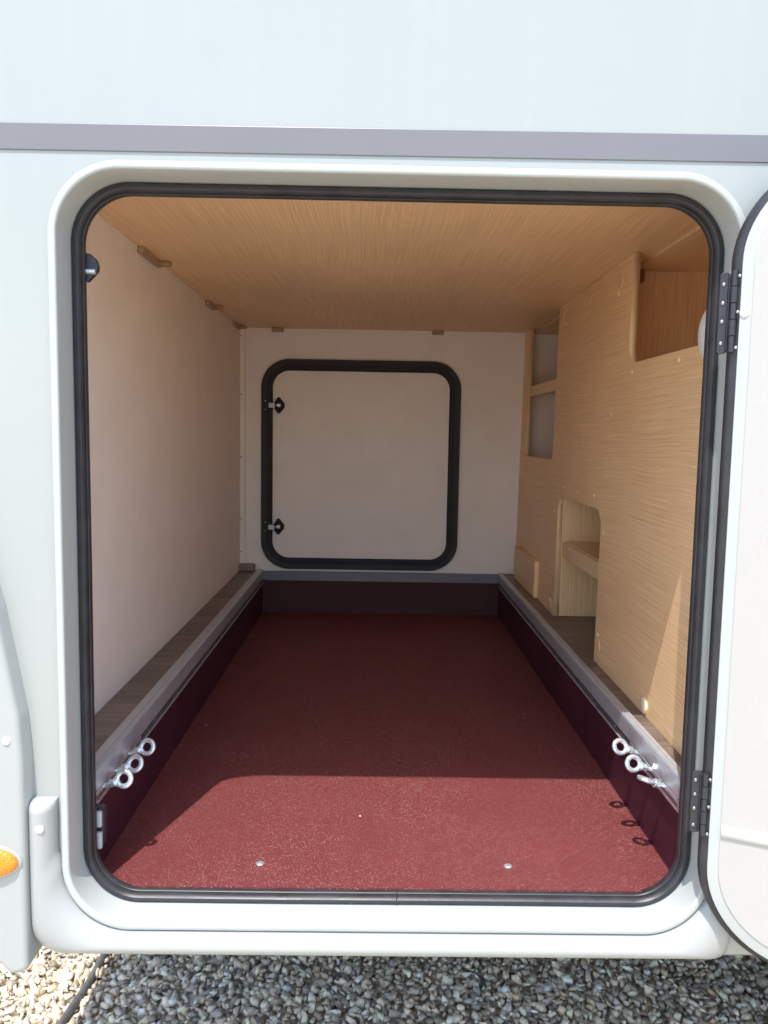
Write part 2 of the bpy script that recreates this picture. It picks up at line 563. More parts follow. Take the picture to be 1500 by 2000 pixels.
def dome(name, c, axis, rad, height, mat, parent=None, seg=20, flat=0.0, sx=1.0, sz=1.0):
    """a low round cap standing on a surface; axis points off the surface; ends in a rim"""
    ax = Vector(axis).normalized()
    t = Vector((0, 0, 1)) if abs(ax.z) < 0.9 else Vector((0, 1, 0))
    u = t.cross(ax).normalized()
    v = ax.cross(u)
    c = Vector(c)
    rings = [(1.0, -0.15), (1.0, 0.25), (0.93, 0.6), (0.75, 0.88), (0.4, 1.0)] if flat == 0 else [(1.0, -0.2), (1.0, 0.75), (0.94, 1.0), (0.5, 1.0)]
    vs, fs = [], []
    for rr, h in rings:
        for k in range(seg):
            a = 2 * pi * k / seg
            vs.append(c + u * (cos(a) * rad * rr * sx) + v * (sin(a) * rad * rr * sz) + ax * (h * height))
    for q in range(len(rings) - 1):
        for k in range(seg):
            j = (k + 1) % seg
            fs.append((q * seg + k, q * seg + j, (q + 1) * seg + j, (q + 1) * seg + k))
    L = (len(rings) - 1) * seg
    vs.append(c + ax * height)
    for k in range(seg):
        fs.append((L + k, L + (k + 1) % seg, len(vs) - 1))
    fs.append(tuple(range(seg - 1, -1, -1)))
    return link(name, mesh(name, vs, fs), mat, parent, smooth=True)

def cyl(name, p0, p1, rad, mat, parent=None, seg=20, bev=0.0, smooth=True):
    p0, p1 = Vector(p0), Vector(p1)
    ax = (p1 - p0).normalized()
    t = Vector((0, 0, 1)) if abs(ax.z) < 0.9 else Vector((1, 0, 0))
    u = t.cross(ax).normalized()
    v = ax.cross(u)
    vs, fs = [], []
    for p in (p0, p1):
        for k in range(seg):
            a = 2 * pi * k / seg
            vs.append(p + u * cos(a) * rad + v * sin(a) * rad)
    for k in range(seg):
        j = (k + 1) % seg
        fs.append((k, j, seg + j, seg + k))
    fs.append(tuple(range(seg - 1, -1, -1)))
    fs.append(tuple(range(seg, 2 * seg)))
    me = mesh(name, vs, fs)
    o = link(name, me, mat, parent, smooth=smooth)
    if smooth:
        me.set_sharp_from_angle(angle=radians(40))
    return o

GZ = -1.24          # ground level (the eye is the origin)
# ------------------------------------------------------------ ground
vs = [(-60, -60, GZ), (60, -60, GZ), (60, 60, GZ), (-60, 60, GZ)]
g = link('gravel_ground', mesh('gravel_ground', vs, [(0, 1, 2, 3)]), M['ground'])
g['kind'] = 'structure'

# loose stones near the vehicle: angular pebbles in one mesh
def stone_variants(n):
    out = []
    for _ in range(n):
        bm = bmesh.new()
        sy, sz = random.uniform(0.6, 0.95), random.uniform(0.4, 0.72)
        for _ in range(random.choice((8, 9, 10, 12))):
            v = Vector((random.uniform(-1, 1), random.uniform(-1, 1), random.uniform(-1, 1)))
            v = v / max(v.length, 0.25) * random.uniform(0.82, 1.12)
            bm.verts.new((v.x, v.y * sy, v.z * sz))
        r = bmesh.ops.convex_hull(bm, input=bm.verts)
        bmesh.ops.delete(bm, geom=[e for e in r['geom_interior'] if isinstance(e, bmesh.types.BMVert)], context='VERTS')
        bm.verts.ensure_lookup_table()
        bm.verts.index_update()
        V = np.array([v.co for v in bm.verts])
        F = np.array([[v.index for v in f.verts] for f in bm.faces if len(f.verts) == 3])
        out.append((V, F))
        bm.free()
    return out

def scatter_stones(x0, x1, y0, y1, step, smin, smax, zlift):
    var = stone_variants(24)
    Vs, Fs, off = [], [], 0
    nx, ny = int((x1 - x0) / step), int((y1 - y0) / step)
    for i in range(nx):
        for j in range(ny):
            x = x0 + (i + rng.uniform(0, 1)) * step
            y = y0 + (j + rng.uniform(0, 1)) * step
            # thinner towards the rim of the field
            V, F = var[rng.integers(24)]
            s = smin + (smax - smin) * rng.random() ** 1.6
            q = rng.normal(size=4)
            q[1] *= 0.35; q[2] *= 0.35
            q /= np.linalg.norm(q)
            w, a, b_, c_ = q
            R = np.array([[1 - 2 * (b_ * b_ + c_ * c_), 2 * (a * b_ - w * c_), 2 * (a * c_ + w * b_)],
                          [2 * (a * b_ + w * c_), 1 - 2 * (a * a + c_ * c_), 2 * (b_ * c_ - w * a)],
                          [2 * (a * c_ - w * b_), 2 * (b_ * c_ + w * a), 1 - 2 * (a * a + b_ * b_)]])
            P = (V * s) @ R.T + np.array([x, y, GZ + zlift + rng.uniform(-0.002, 0.006)])
            Vs.append(P)
            Fs.append(F + off)
            off += len(V)
    V = np.concatenate(Vs)
    F = np.concatenate(Fs)
    me = bpy.data.meshes.new('gravel_stones')
    me.vertices.add(len(V))
    me.vertices.foreach_set('co', V.ravel())
    me.loops.add(len(F) * 3)
    me.loops.foreach_set('vertex_index', F.ravel().astype(np.int32))
    me.polygons.add(len(F))
    me.polygons.foreach_set('loop_start', np.arange(0, len(F) * 3, 3, dtype=np.int32))
    me.polygons.foreach_set('loop_total', np.full(len(F), 3, dtype=np.int32))
    me.update(calc_edges=True)
    me.validate()
    return me
me = scatter_stones(-1.5, 1.8, -0.25, 1.25, 0.0138, 0.0085, 0.0190, 0.005)
g = link('gravel_stones', me, M['stone'])
g['kind'] = 'stuff'
g['label'] = 'loose angular gravel stones on the ground below the vehicle'
g['category'] = 'gravel'

# lawn edging strip lying in the gravel
pts = []
for k in range(60):
    t = k / 59
    y = -1.2 + 3.0 * t
    x = -0.616 - 0.02 * (0.57 - y) / 0.21 * 0.8 + 0.006 * sin(5 * y) + 0.002 * sin(31 * y)
    if abs(y - 0.45) > 0.6:
        x = -0.616 - 0.02 * (0.57 - (0.45 + 0.6 * (1 if y > 0.45 else -1))) / 0.21 * 0.8 + (y - 0.45 - 0.6 * (1 if y > 0.45 else -1)) * 0.03
    pts.append(Vector((x, y, GZ + 0.016 + 0.002 * sin(9 * y))))
vs, fs = [], []
for i, p in enumerate(pts):
    for k in range(8):
        a = 2 * pi * k / 8
        vs.append(p + Vector((cos(a) * 0.0075, 0, sin(a) * 0.014)))
for i in range(len(pts) - 1):
    for k in range(8):
        j = (k + 1) % 8
        fs.append((i * 8 + k, i * 8 + j, i * 8 + 8 + j, i * 8 + 8 + k))
fs += [tuple(range(7, -1, -1)), tuple(range(len(pts) * 8 - 8, len(pts) * 8))]
o = link('edging_strip', mesh('edging_strip', vs, fs), M['strip'], smooth=True)
o['label'] = 'thin dark edging strip lying in the gravel beside the shadow edge'
o['category'] = 'edging'

# ------------------------------------------------------------ the motorhome
van = thing('motorhome', 'white motorhome with its rear side garage open, seen close up through the garage hatch', 'motorhome', (0.7, 1.1, GZ))
HX0, HX1, HZ0, HZ1, HR = -0.471, 0.535, -0.779, 0.377, 0.092    # clear opening of the frame
YW = 0.012                                                        # face of the body wall

hole = rrect(HX0 - 0.004, HX1 + 0.004, HZ0 - 0.004, HZ1 + 0.004, HR)
ow = [(-0.625, -0.80), (3.2, -0.80), (3.2, 1.55), (-0.625, 1.55)]
plate('side_wall', [ow, hole], 0.03, lambda u, v, w: (u, YW + w, v), M['body'], van)
# rounded rear corner, rear wall, roof, far side and underbody
cor, cor2 = [], []
vs, fs = [], []
prof = [(-0.625, YW)] + [(-0.625 - 0.03 * sin(a), YW + 0.03 - 0.03 * cos(a)) for a in np.linspace(0.05, pi / 2, 9)] + [(-0.655, 2.17), (-0.625, 2.2), (3.2, 2.2)]
for x, y in prof:
    vs += [(x, y, -0.80), (x, y, 1.55)]
for i in range(len(prof) - 1):
    fs.append((2 * i, 2 * i + 2, 2 * i + 3, 2 * i + 1))
link('rear_wall', mesh('rear_wall', vs, fs), M['body'], van, smooth=False)
box('roof', -0.65, 3.2, 0.03, 2.19, 1.55, 1.60, M['body'], van, bev=0.02)
box('underbody', -0.645, 3.15, 0.06, 2.12, -0.843, -0.80, M['under'], van)
box('front_bulkhead', 3.17, 3.2, 0.05, 2.18, -0.80, 1.55, M['body'], van)

# grey trim stripe
vs = [(-0.624, YW - 0.0025, 0.4065), (3.2, YW - 0.0025, 0.420), (3.2, YW - 0.0025, 0.462), (-0.624, YW - 0.0025, 0.4445),
      (-0.624, YW + 0.004, 0.4065), (3.2, YW + 0.004, 0.420), (3.2, YW + 0.004, 0.462), (-0.624, YW + 0.004, 0.4445)]
link('trim_stripe', mesh('trim_stripe', vs, [(0, 1, 2, 3), (0, 3, 7, 4), (1, 5, 6, 2), (3, 2, 6, 7), (0, 4, 5, 1)]), M['stripe'], van, bev=0.001)

# hatch frame: reveal plus raised flange
R0 = (HX0, HX1, HZ0, HZ1)
prof = [(-0.002, 0.082), (-0.0005, 0.066), (0.000, 0.058), (0.0012, 0.030), (0.0026, 0.004), (0.0031, 0.0005), (0.0043, -0.0012), (0.0062, -0.0018),
        (0.0115, -0.0016), (0.0140, -0.0004), (0.0158, 0.0025), (0.0168, 0.0065), (0.0172, 0.0125)]
frame = ring_sweep('hatch_frame', R0, HR, prof, M['frame'], van, seg=24)
# rubber seal round the opening, with its butt joint in the sill
JS = None
def wob(o, d, s):
    return (o + 0.0002 * sin(s * 11) * (1 if o < -0.004 else 0), d + 0.0003 * sin(s * 9 + 1))
prof = [(0.001, 0.056), (-0.001, 0.052), (-0.0045, 0.0485), (-0.0095, 0.048), (-0.0130, 0.0515), (-0.0138, 0.0565), (-0.0140, 0.0600),
        (-0.0148, 0.0595), (-0.0160, 0.0605), (-0.0164, 0.0650), (-0.0158, 0.072), (-0.010, 0.080), (0.001, 0.080)]
seal = ring_sweep('rubber_seal', R0, HR, prof, M['rubber'], van, seg=24, closed=True, wob=wob, straight=40)
box('seal_joint', 0.0465, 0.0477, 0.0475, 0.066, HZ0 + 0.001, HZ0 + 0.0208, M['black'], seal, bev=0.0005)

# catches in the seal at the left side
cv = [(0, 0.021), (0.006, 0.020), (0.0145, 0.011), (0.017, 0.002), (0.016, -0.006), (0.010, -0.014), (0.003, -0.022), (0, -0.023)]
st = plate('striker', [[(x, z) for x, z in cv]], 0.012, lambda u, v, w: (-0.4570 + u * 1.15, 0.072 + w, 0.254 + v), M['black'], van, bev=0.0015)
cyl('striker_pin', (-0.457, 0.0715, 0.2465), (-0.4410, 0.0715, 0.2465), 0.0045, M['zinc'], st)
lc = plate('door_catch', [fillet([(0, -0.036, 0), (0.014, -0.036, 0.006), (0.0165, 0.034, 0.009), (0, 0.034, 0)], 5)], 0.02,
           lambda u, v, w: (-0.466 + u * 1.1, 0.085 + w, -0.668 + v), M['black'], van, bev=0.002)
for z0, z1 in ((-0.702, -0.672), (-0.664, -0.636)):
    box('catch_pad', -0.466, -0.4495, 0.076, 0.0845, z0, z1, M['dkgrey'], lc, bev=0.003, seg=3)

# inner lining of the hatch wall
plate('hatch_lining', [[(-0.60, -0.80), (1.05, -0.80), (1.05, 0.47), (-0.60, 0.47)], rrect(HX0 - 0.0035, HX1 + 0.0035, HZ0 - 0.0035, HZ1 + 0.0035, HR)], 0.024,
      lambda u, v, w: (u, 0.050 + w, v), M['wall'], van)

# ------------------------------------------------------------ skirt panel (follows the lower half of the frame)
def arc(cx, cz, r, a0, a1, n):
    return [(cx + r * cos(a), cz + r * sin(a)) for a in np.linspace(a0, a1, n)]
FR = HR + 0.0165
cxl, cxr, czb = HX0 + HR, HX1 - HR, HZ0 + HR
nL, nA, nB = 16, 16, 60
TOPZ = [-0.5785, -0.5787, -0.5793, -0.5803, -0.5820, -0.5845, -0.588, -0.592]
innL = [(HX0 - 0.0225, z) for z in TOPZ] + list(resample([(HX0 - 0.0230, -0.597), (HX0 - 0.0230, -0.665), (HX0 - 0.0165, czb)], nL))
inn = [tuple(p) for p in innL] + arc(cxl, czb, FR, pi, 1.5 * pi, nA)[1:] + [tuple(p) for p in resample([(cxl, HZ0 - 0.0165), (cxr, HZ0 - 0.0165)], nB)][1:] \
      + arc(cxr, czb, FR, 1.5 * pi, 2 * pi, nA)[1:] + [tuple(p) for p in resample([(HX1 + 0.0165, czb), (HX1 + 0.0165, -0.50)], nL)][1:]
def acos_(z):
    return math.acos(min(1.0, max(0.0, (z + 0.592) / 0.0135)))
OL, OR, OB = -0.537, 0.584, -0.8330
outp = [(OL + 0.006 * (1 - sin(acos_(z))), z) for z in TOPZ] + [tuple(p) for p in resample([(OL, -0.597), (OL, OB + 0.045)], nL)] + arc(OL + 0.045, OB + 0.045, 0.045, pi, 1.5 * pi, nA)[1:] \
       + [tuple(p) for p in resample([(OL + 0.045, OB), (OR - 0.02, OB)], nB)][1:] + arc(OR - 0.02, OB + 0.02, 0.02, 1.5 * pi, 2 * pi, nA)[1:] \
       + [tuple(p) for p in resample([(OR, OB + 0.02), (OR, -0.50)], nL)][1:]
prof = [(0.0, 0.010), (0.02, 0.002), (0.07, -0.0050), (0.15, -0.0110), (0.26, -0.0158), (0.38, -0.0183), (0.50, -0.0190), (0.63, -0.0178), (0.76, -0.0145), (0.88, -0.0090), (0.96, -0.0020), (1.0, 0.008), (0.985, 0.03)]
def skmap(x, z, d):
    if x < -0.47 and z > -0.592:
        d = 0.0118 + (d - 0.0118) * sin(acos_(z))
    return (x, d, z)
skirt = ribbon('skirt_panel', inn, outp, prof, M['skirt'], van, fmap=skmap)
dome('screw_cap', (-0.512, -0.0175, -0.618), (0, -1, 0.05), 0.0068, 0.0035, M['capwhite'], skirt)
# next skirt panel forward
prof2 = [(YW + 0.002, -0.70), (0.004, -0.72), (-0.003, -0.76), (-0.006, -0.80), (-0.004, -0.822), (0.004, -0.830), (0.03, -0.832)]
vs, fs = [], []
for x in (0.570, 3.2):
    for y, z in prof2:
        vs.append((x, y, z))
k = len(prof2)
for q in range(k - 1):
    fs.append((q, q + 1, k + q + 1, k + q))
link('forward_skirt', mesh('forward_skirt', vs, fs), M['skirt'], van, smooth=True)

# ------------------------------------------------------------ rear bumper with marker lamp
ol = fillet([(-0.5215, -0.832, 0.014), (-0.5205, -0.50, 0.10), (-0.5245, -0.43, 0.10), (-0.5545, -0.265, 0.10), (-0.59, -0.13, 0.05), (-0.64, -0.10, 0.0),
             (-0.64, -0.765, 0.0), (-0.60, -0.785, 0.04), (-0.548, -0.838, 0.012)], 10)
ol = [(u * 1.027, v * 1.027) for u, v in ol]
bumper = plate('rear_bumper', [ol], 0.095, lambda u, v, w: (u * (1.0 if w < 0.03 else 1.0) + 0.010 * max(0.0, w - 0.012) / 0.08 * (1 if u > -0.62 else 0),
                                                         -0.020 + w, v - 0.25 * max(0.0, w - 0.03) * (-1 if v < -0.7 else 0)),
               M['bumper'], van, bev=0.010, smooth=True, bseg=4)
# wrap round the rear corner
vs, fs = [], []
pp = [(-0.630, -0.018)] + [(-0.632 - 0.036 * sin(a), 0.018 - 0.036 * cos(a)) for a in np.linspace(0.05, pi / 2, 10)] + [(-0.670, 2.1)]
zz = [-0.77, -0.76, -0.12, -0.10]
for i, (x, y) in enumerate(pp):
    for q, z in enumerate(zz):
        ins = 0.012 if q in (0, 3) else 0.0
        vs.append((x + (ins if i > 2 else 0), y + ins, z))
for i in range(len(pp) - 1):
    for q in range(3):
        fs.append((i * 4 + q, i * 4 + q + 1, i * 4 + q + 5, i * 4 + q + 4))
link('bumper_corner', mesh('bumper_corner', vs, fs), M['bumper'], bumper, smooth=True)
lz, lx = -0.671, -0.589
dome('lamp_rim', (lx - 0.002, -0.0195, lz), (0, -1, 0), 0.052, 0.004, M['bumper'], bumper, seg=40, sx=1.0, sz=0.56)
dome('marker_lens', (lx - 0.002, -0.0230, lz + 0.001), (0, -1, 0), 0.047, 0.010, M['lens'], bumper, seg=40, sx=1.0, sz=0.51)
dome('screw_cap', (-0.558, -0.0195, -0.476), (0, -1, 0), 0.0066, 0.0035, M['capwhite'], bumper)

# ------------------------------------------------------------ garage hatch door, opened towards the camera
AL = radians(24)
DH = Vector((0.5250, -0.034, 0))
dd = Vector((cos(AL), -sin(AL), 0))
dn = Vector((-sin(AL), -cos(AL), 0))
def dmap(u, v, w):             # u along the door, v up, w behind the inner face
    return DH + dd * u + Vector((0, 0, v)) - dn * w
DU, DZ0, DZ1, DR = 1.045, -0.792, 0.392, 0.135
door = plate('garage_door', [rrect(0, DU, DZ0, DZ1, DR, 20)], 0.034, lambda u, v, w: dmap(u, v, w), M['frame'], van, bev=0.002, smooth=True)
plate('door_lining', [rrect(0.0165, DU - 0.0165, DZ0 + 0.020, DZ1 - 0.020, DR - 0.016, 20)], 0.003, lambda u, v, w: dmap(u, v, w - 0.0022), M['lining'], door)
prof = [(-0.001, 0.0065), (0.008, 0.0075), (0.0125, 0.0125), (0.0145, 0.020), (0.0125, 0.029), (0.006, 0.0335), (-0.001, 0.034)]
ring_sweep('door_rubber', (0, DU, DZ0, DZ1), DR, prof, M['rubber'], door, fmap=lambda x, z, d: dmap(x, DZ0 + (z - DZ0) * 0.25 if z < DZ0 else z, d), seg=20, closed=True)
zb = -0.5955
prof = [(-0.0095, 0.0), (-0.008, -0.0035), (-0.003, -0.0055), (0.004, -0.0055), (0.008, -0.0035), (0.0095, 0.0)]
vs, fs = [], []
for u in (0.0175, DU - 0.0175):
    for dz, w in prof:
        vs.append(dmap(u, zb + dz, w - 0.0022))
for q in range(5):
    fs.append((q, q + 1, 6 + q + 1, 6 + q))
fs += [(5, 4, 3, 2, 1, 0), (6, 7, 8, 9, 10, 11)]
link('cream_bead', mesh('cream_bead', vs, fs), plain('cream_plastic', (0.76, 0.75, 0.69), 0.35, var=0.02), door, smooth=True)
cp = dome('screw_cap', dmap(0.0065, 0.185, -0.0002), dn, 0.0068, 0.0025, M['capwhite'], door)
cp['label'] = 'chipped white screw cap'

# hinges between frame and door
def hinge(zc, h):
    x = 0.5145
    leaf = plate('hinge', [fillet([(0, -h / 2, 0.005), (0.0135, -h / 2 + 0.004, 0.003), (0.0135, h / 2 - 0.004, 0.003), (0.006, h / 2, 0.005), (0, h / 2 - 0.004, 0.004)], 4)], 0.004,
                 lambda u, v, w: (0.5035 + u, -0.013 + w * 1.0 - (u * 0.25), zc + v), M['black'], van, bev=0.001)
    box('hinge_foot', 0.5135, 0.5300, -0.0195, -0.0020, zc - h / 2 + 0.006, zc + h / 2 - 0.006, M['black'], leaf, bev=0.001)
    n = 5
    for k in range(n):
        z0 = zc - h / 2 + 0.004 + k * (h - 0.004) / n
        cyl('hinge_knuckle', (0.5185, -0.0265, z0), (0.5185, -0.0265, z0 + (h - 0.004) / n - 0.0012), 0.0052 if k % 2 else 0.0045, M['black'], leaf, seg=14)
    for k, dz in enumerate((-0.36, -0.10, 0.12, 0.34)):
        dome('screw', (0.5085, -0.0142, zc + dz * h), (-0.2, -1, 0), 0.0030, 0.0018, M['dullsteel'], leaf, seg=12)
    for dz in (-0.42, 0.0, 0.42):
        dome('screw', (0.5235, -0.0310, zc + dz * h), (-0.4, -1, 0), 0.0026, 0.002, M['dullsteel'], leaf, seg=12)
    return leaf
hinge(0.187, 0.122)
hinge(-0.563, 0.104)

# ------------------------------------------------------------ garage interior
YB = 2.15
ZC = 0.434
XL = -0.568
ZS = -0.582
box('partition_wall', XL - 0.02, XL, 0.076, YB + 0.01, ZS - 0.01, ZC + 0.03, M['wall'], van)
box('end_wall', XL - 0.02, 1.05, YB, YB + 0.03, -0.80, ZC + 0.05, M['hatch'], van)
box('outer_partition', 1.0, 1.03, 0.076, YB - 0.002, -0.60, ZC + 0.045, M['wall'], van)
ceiling = box('garage_ceiling', XL + 0.001, 0.650, 0.077, YB - 0.001, ZC, ZC + 0.016, M['ceil'], van)
box('side_ceiling_board', 0.6525, 0.999, 0.077, YB - 0.001, ZC - 0.006, ZC + 0.010, M['board'], van)
box('ceiling_edge', 0.6502, 0.6524, 0.077, YB - 0.0015, ZC - 0.0065, ZC + 0.010, M['edge'], ceiling)
for x, y in ((-0.115, 0.902), (0.205, 0.904), (0.202, 1.511), (-0.112, 1.513)):
    dome('screw_cap', (x, y, ZC - 0.0002), (0, 0, -1), 0.005, 0.0012, M['plug'], ceiling, seg=14)
# corner brackets under the ceiling
def bracket(x0, x1, y0, y1, h, mat):
    b0 = box('corner_bracket', x0, x1, y0, y1, ZC - h, ZC - 0.0003, mat, van, bev=0.004, seg=2)
    return b0
def left_bracket(y, ln=0.17):
    a = box('corner_bracket', XL + 0.0005, XL + 0.014, y, y + ln, ZC - 0.017, ZC - 0.0005, M['bracket'], van, bev=0.003)
    box('bracket_block', XL + 0.001, XL + 0.036, y + ln - 0.012, y + ln + 0.014, ZC - 0.012, ZC - 0.0008, M['bracket'], a, bev=0.004)
    cyl('screw', (XL + 0.0075, y + 0.012, ZC - 0.018), (XL + 0.0075, y + 0.012, ZC - 0.015), 0.003, M['steel'], a, seg=10)
left_bracket(0.72)
left_bracket(1.47, 0.12)
left_bracket(1.97, 0.12)
for x in (-0.412, 0.252):
    bracket(x - 0.024, x + 0.024, YB - 0.024, YB - 0.0005, 0.016, M['bracket'])
box('corner_block', -0.5675, -0.503, YB - 0.05, YB - 0.001, ZS + 0.0005, ZS + 0.030, M['taupe'], van, bev=0.006)
bt = box('corner_batten', XL + 0.0005, XL + 0.022, YB - 0.018, YB - 0.0005, ZS + 0.031, ZC - 0.0005, M['wall'], van, bev=0.002)
for z in (0.40, 0.16, -0.10, -0.36, -0.50):
    dome('screw', (XL + 0.007, YB - 0.0178, z), (0, -1, 0), 0.0032, 0.0016, M['taupe'], bt, seg=10)

# floor ledges beside the tray
lf = box('floor_ledge', XL + 0.0005, -0.4935, 0.077, YB - 0.001, ZS - 0.018, ZS, M['vinyl'], van)
rf = box('floor_ledge', 0.5485, 0.999, 0.077, YB - 0.001, ZS - 0.018, ZS, M['vinyl'], van)

# sunken load tray
ZF = -0.7605
XTL, XTR, YT = -0.470, 0.535, 2.132
box('tray_floor', XTL, XTR, 0.0680, YT, ZF - 0.015, ZF, M['floor'], van)
box('tray_wall', XTL - 0.02, XTL, 0.0835, YT + 0.003, ZF - 0.015, -0.6155, M['phen'], van)
box('tray_wall', XTR, XTR + 0.02, 0.0835, YT + 0.003, ZF - 0.015, -0.6155, M['phen'], van)
box('tray_wall', XTL + 0.001, XTR - 0.001, YT, YT + 0.0175, ZF - 0.015, -0.6225, M['phen_end'], van)
box('floor_edge_seal', XTR - 0.0022, XTR - 0.0002, 0.0845, YT - 0.002, ZF - 0.001, ZF + 0.0010, M['phen'], van)
br = box('back_rail', XTL + 0.002, XTR - 0.002, YT - 0.004, YT + 0.016, -0.6220, -0.5835, M['slate'], van, bev=0.0015)
for x in (-0.394, -0.170, 0.152, 0.473):
    dome('rivet', (x, YT - 0.004, -0.598), (0, -1, 0), 0.006, 0.003, M['slate'], br, seg=14)
# aluminium side rails: top flange and a rounded inner face
def rail(side):
    s = 1 if side > 0 else -1
    xi = 0.530 if side > 0 else -0.466
    xo = 0.549 if side > 0 else -0.494
    pr_ = [(xo, -0.581), (xo, -0.5765), (xo - s * 0.002, -0.5748), (xi + s * 0.010, -0.5748), (xi + s * 0.009, -0.5762), (xi + s * 0.0065, -0.5762), (xi + s * 0.0055, -0.5748),
           (xi + s * 0.003, -0.5750), (xi, -0.578), (xi - s * 0.0008, -0.585), (xi - s * 0.0008, -0.6125), (xi + s * 0.003, -0.6135), (xi + s * 0.008, -0.6135), (xi + s * 0.008, -0.582)]
    k = len(pr_)
    vs = [(x, y, z) for y in (0.084, YT - 0.006) for x, z in pr_]
    fs = [(q, (q + 1) % k, k + (q + 1) % k, k + q) for q in range(k)] + [tuple(range(k - 1, -1, -1)), tuple(range(k, 2 * k))]
    me = mesh('side_rail', vs, fs)
    rl = link('side_rail', me, M['alu'], van)
    xt = xi + s * 0.002
    x1 = xt - s * 0.0035
    tr = box('anchor_track', min(xt, xi + s * 0.006), max(xt, xi + s * 0.006), 0.36, YT - 0.006, -0.632, -0.6142, M['track'], van)
    box('track_lip', min(x1, xt), max(x1, xt), 0.36, YT - 0.008, -0.6325, -0.6305, M['alu'], tr, bev=0.0005)
    for y in np.arange(0.47, YT - 0.05, 0.185):
        dome('rivet', (xt, y, -0.6225), (-s, 0, 0), 0.0036, 0.0012, M['dullsteel'], tr, seg=12)
    # bright slotted bar that carries the eye bolts
    bar = box('eye_bolt_bar', min(x1, xi + s * 0.007), max(x1, xi + s * 0.007), 0.084, 0.358, -0.637, -0.6142, M['zinc'], van, bev=0.001)
    box('bar_slot', min(x1 - s * 0.0004, x1 + s * 0.0004), max(x1 - s * 0.0004, x1 + s * 0.0004), 0.10, 0.35, -0.6285, -0.6215, M['track'], bar)
    box('rail_end', min(xi - s * 0.0012, xi + s * 0.012), max(xi - s * 0.0012, xi + s * 0.012), 0.0775, 0.0836, -0.640, -0.600, M['dkgrey'], van, bev=0.001)
rail(1)
rail(-1)
for x in (-0.193, 0.248):
    dome('floor_bolt', (x, 0.141, ZF + 0.0002), (0, 0, 1), 0.0075, 0.003, M['zinc'], van, seg=18)

# far hatch in the end wall
FH = (-0.478, 0.354, -0.572, 0.308)
def fmp(x, z, d):
    return (x, YB - d, z)
far = plate('far_hatch', [rrect(-0.437, 0.312, -0.532, 0.266, 0.070, 14)], 0.006, lambda u, v, w: (u, YB - w, v), M['hatch'], van)
prof = [(-0.047, 0.0), (-0.047, 0.012), (-0.043, 0.020), (-0.036, 0.0225), (-0.027, 0.019), (-0.020, 0.0185), (-0.012, 0.024), (-0.004, 0.024), (0.0, 0.017), (0.0, 0.0)]
ring_sweep('hatch_seal', FH, 0.118, prof, M['rubber_dull'], far, fmap=fmp, seg=18)
for z in (0.116, -0.392):
    base = plate('hatch_latch', [fillet([(-0.455, z - 0.018, 0.003), (-0.438, z - 0.018, 0.003), (-0.425, z - 0.006, 0.002), (-0.409, z - 0.034, 0.004), (-0.402, z - 0.034, 0.004), (-0.381, z - 0.008, 0.004),
                                 (-0.381, z + 0.008, 0.004), (-0.402, z + 0.034, 0.004), (-0.409, z + 0.034, 0.004), (-0.425, z + 0.006, 0.002), (-0.438, z + 0.018, 0.003), (-0.455, z + 0.018, 0.003)], 3)], 0.010,
                 lambda u, v, w: (u, YB - 0.0265 - w + (0.017 if u > -0.42 else 0), v), M['rubber_dull'], far)
    box('latch_lever', -0.444, -0.4185, YB - 0.0415, YB - 0.0375, z - 0.0105, z + 0.0095, M['alu'], far, bev=0.001)
    box('latch_tongue', -0.418, -0.396, YB - 0.0300, YB - 0.0205, z - 0.0085, z + 0.0085, M['alu'], far, bev=0.003, seg=3)
    cyl('latch_pin', (-0.404, YB - 0.0325, z), (-0.404, YB - 0.0298, z), 0.0045, M['steel'], far, seg=12)
    for dz in (-0.018, 0.018):
        dome('screw', (-0.4595, YB - 0.0235, z + dz), (0, -1, 0), 0.0030, 0.0018, M['steel'], far, seg=10)

# ------------------------------------------------------------ storage cabinet along the right side
cab = thing('storage_cabinet', 'tall light oak storage cabinet with open compartments along one side of the garage', 'cabinet', (0.59, 1.1, ZS))
def px(y):
    return 0.572 + 0.0155 * y
def cmap(u, v, w):
    return (px(u) + w + 0.012 * (v + 0.582) * 1.0, u, v)
zt = ZC - 0.0008
out = [(0.090, -0.5815, 0), (0.838, -0.5815, 0), (0.842, -0.185, 0.050), (1.372, -0.185, 0.050), (1.345, -0.5815, 0), (2.147, -0.5815, 0), (2.147, zt, 0),
       (2.030, zt, 0), (2.030, -0.073, 0.035), (1.488, -0.073, 0.035), (1.484, zt, 0), (0.684, zt, 0), (0.684, 0.176, 0.052), (0.222, 0.172, 0.028), (0.222, zt, 0), (0.090, zt, 0)]
loop = fillet(out, 8)
front = plate('front_panel', [loop], 0.016, cmap, [M['panel'], M['edge']], cab)
for p in front.data.polygons:            # pale banding on the cut edges
    if abs(p.normal.x) < 0.7:
        p.material_index = 1
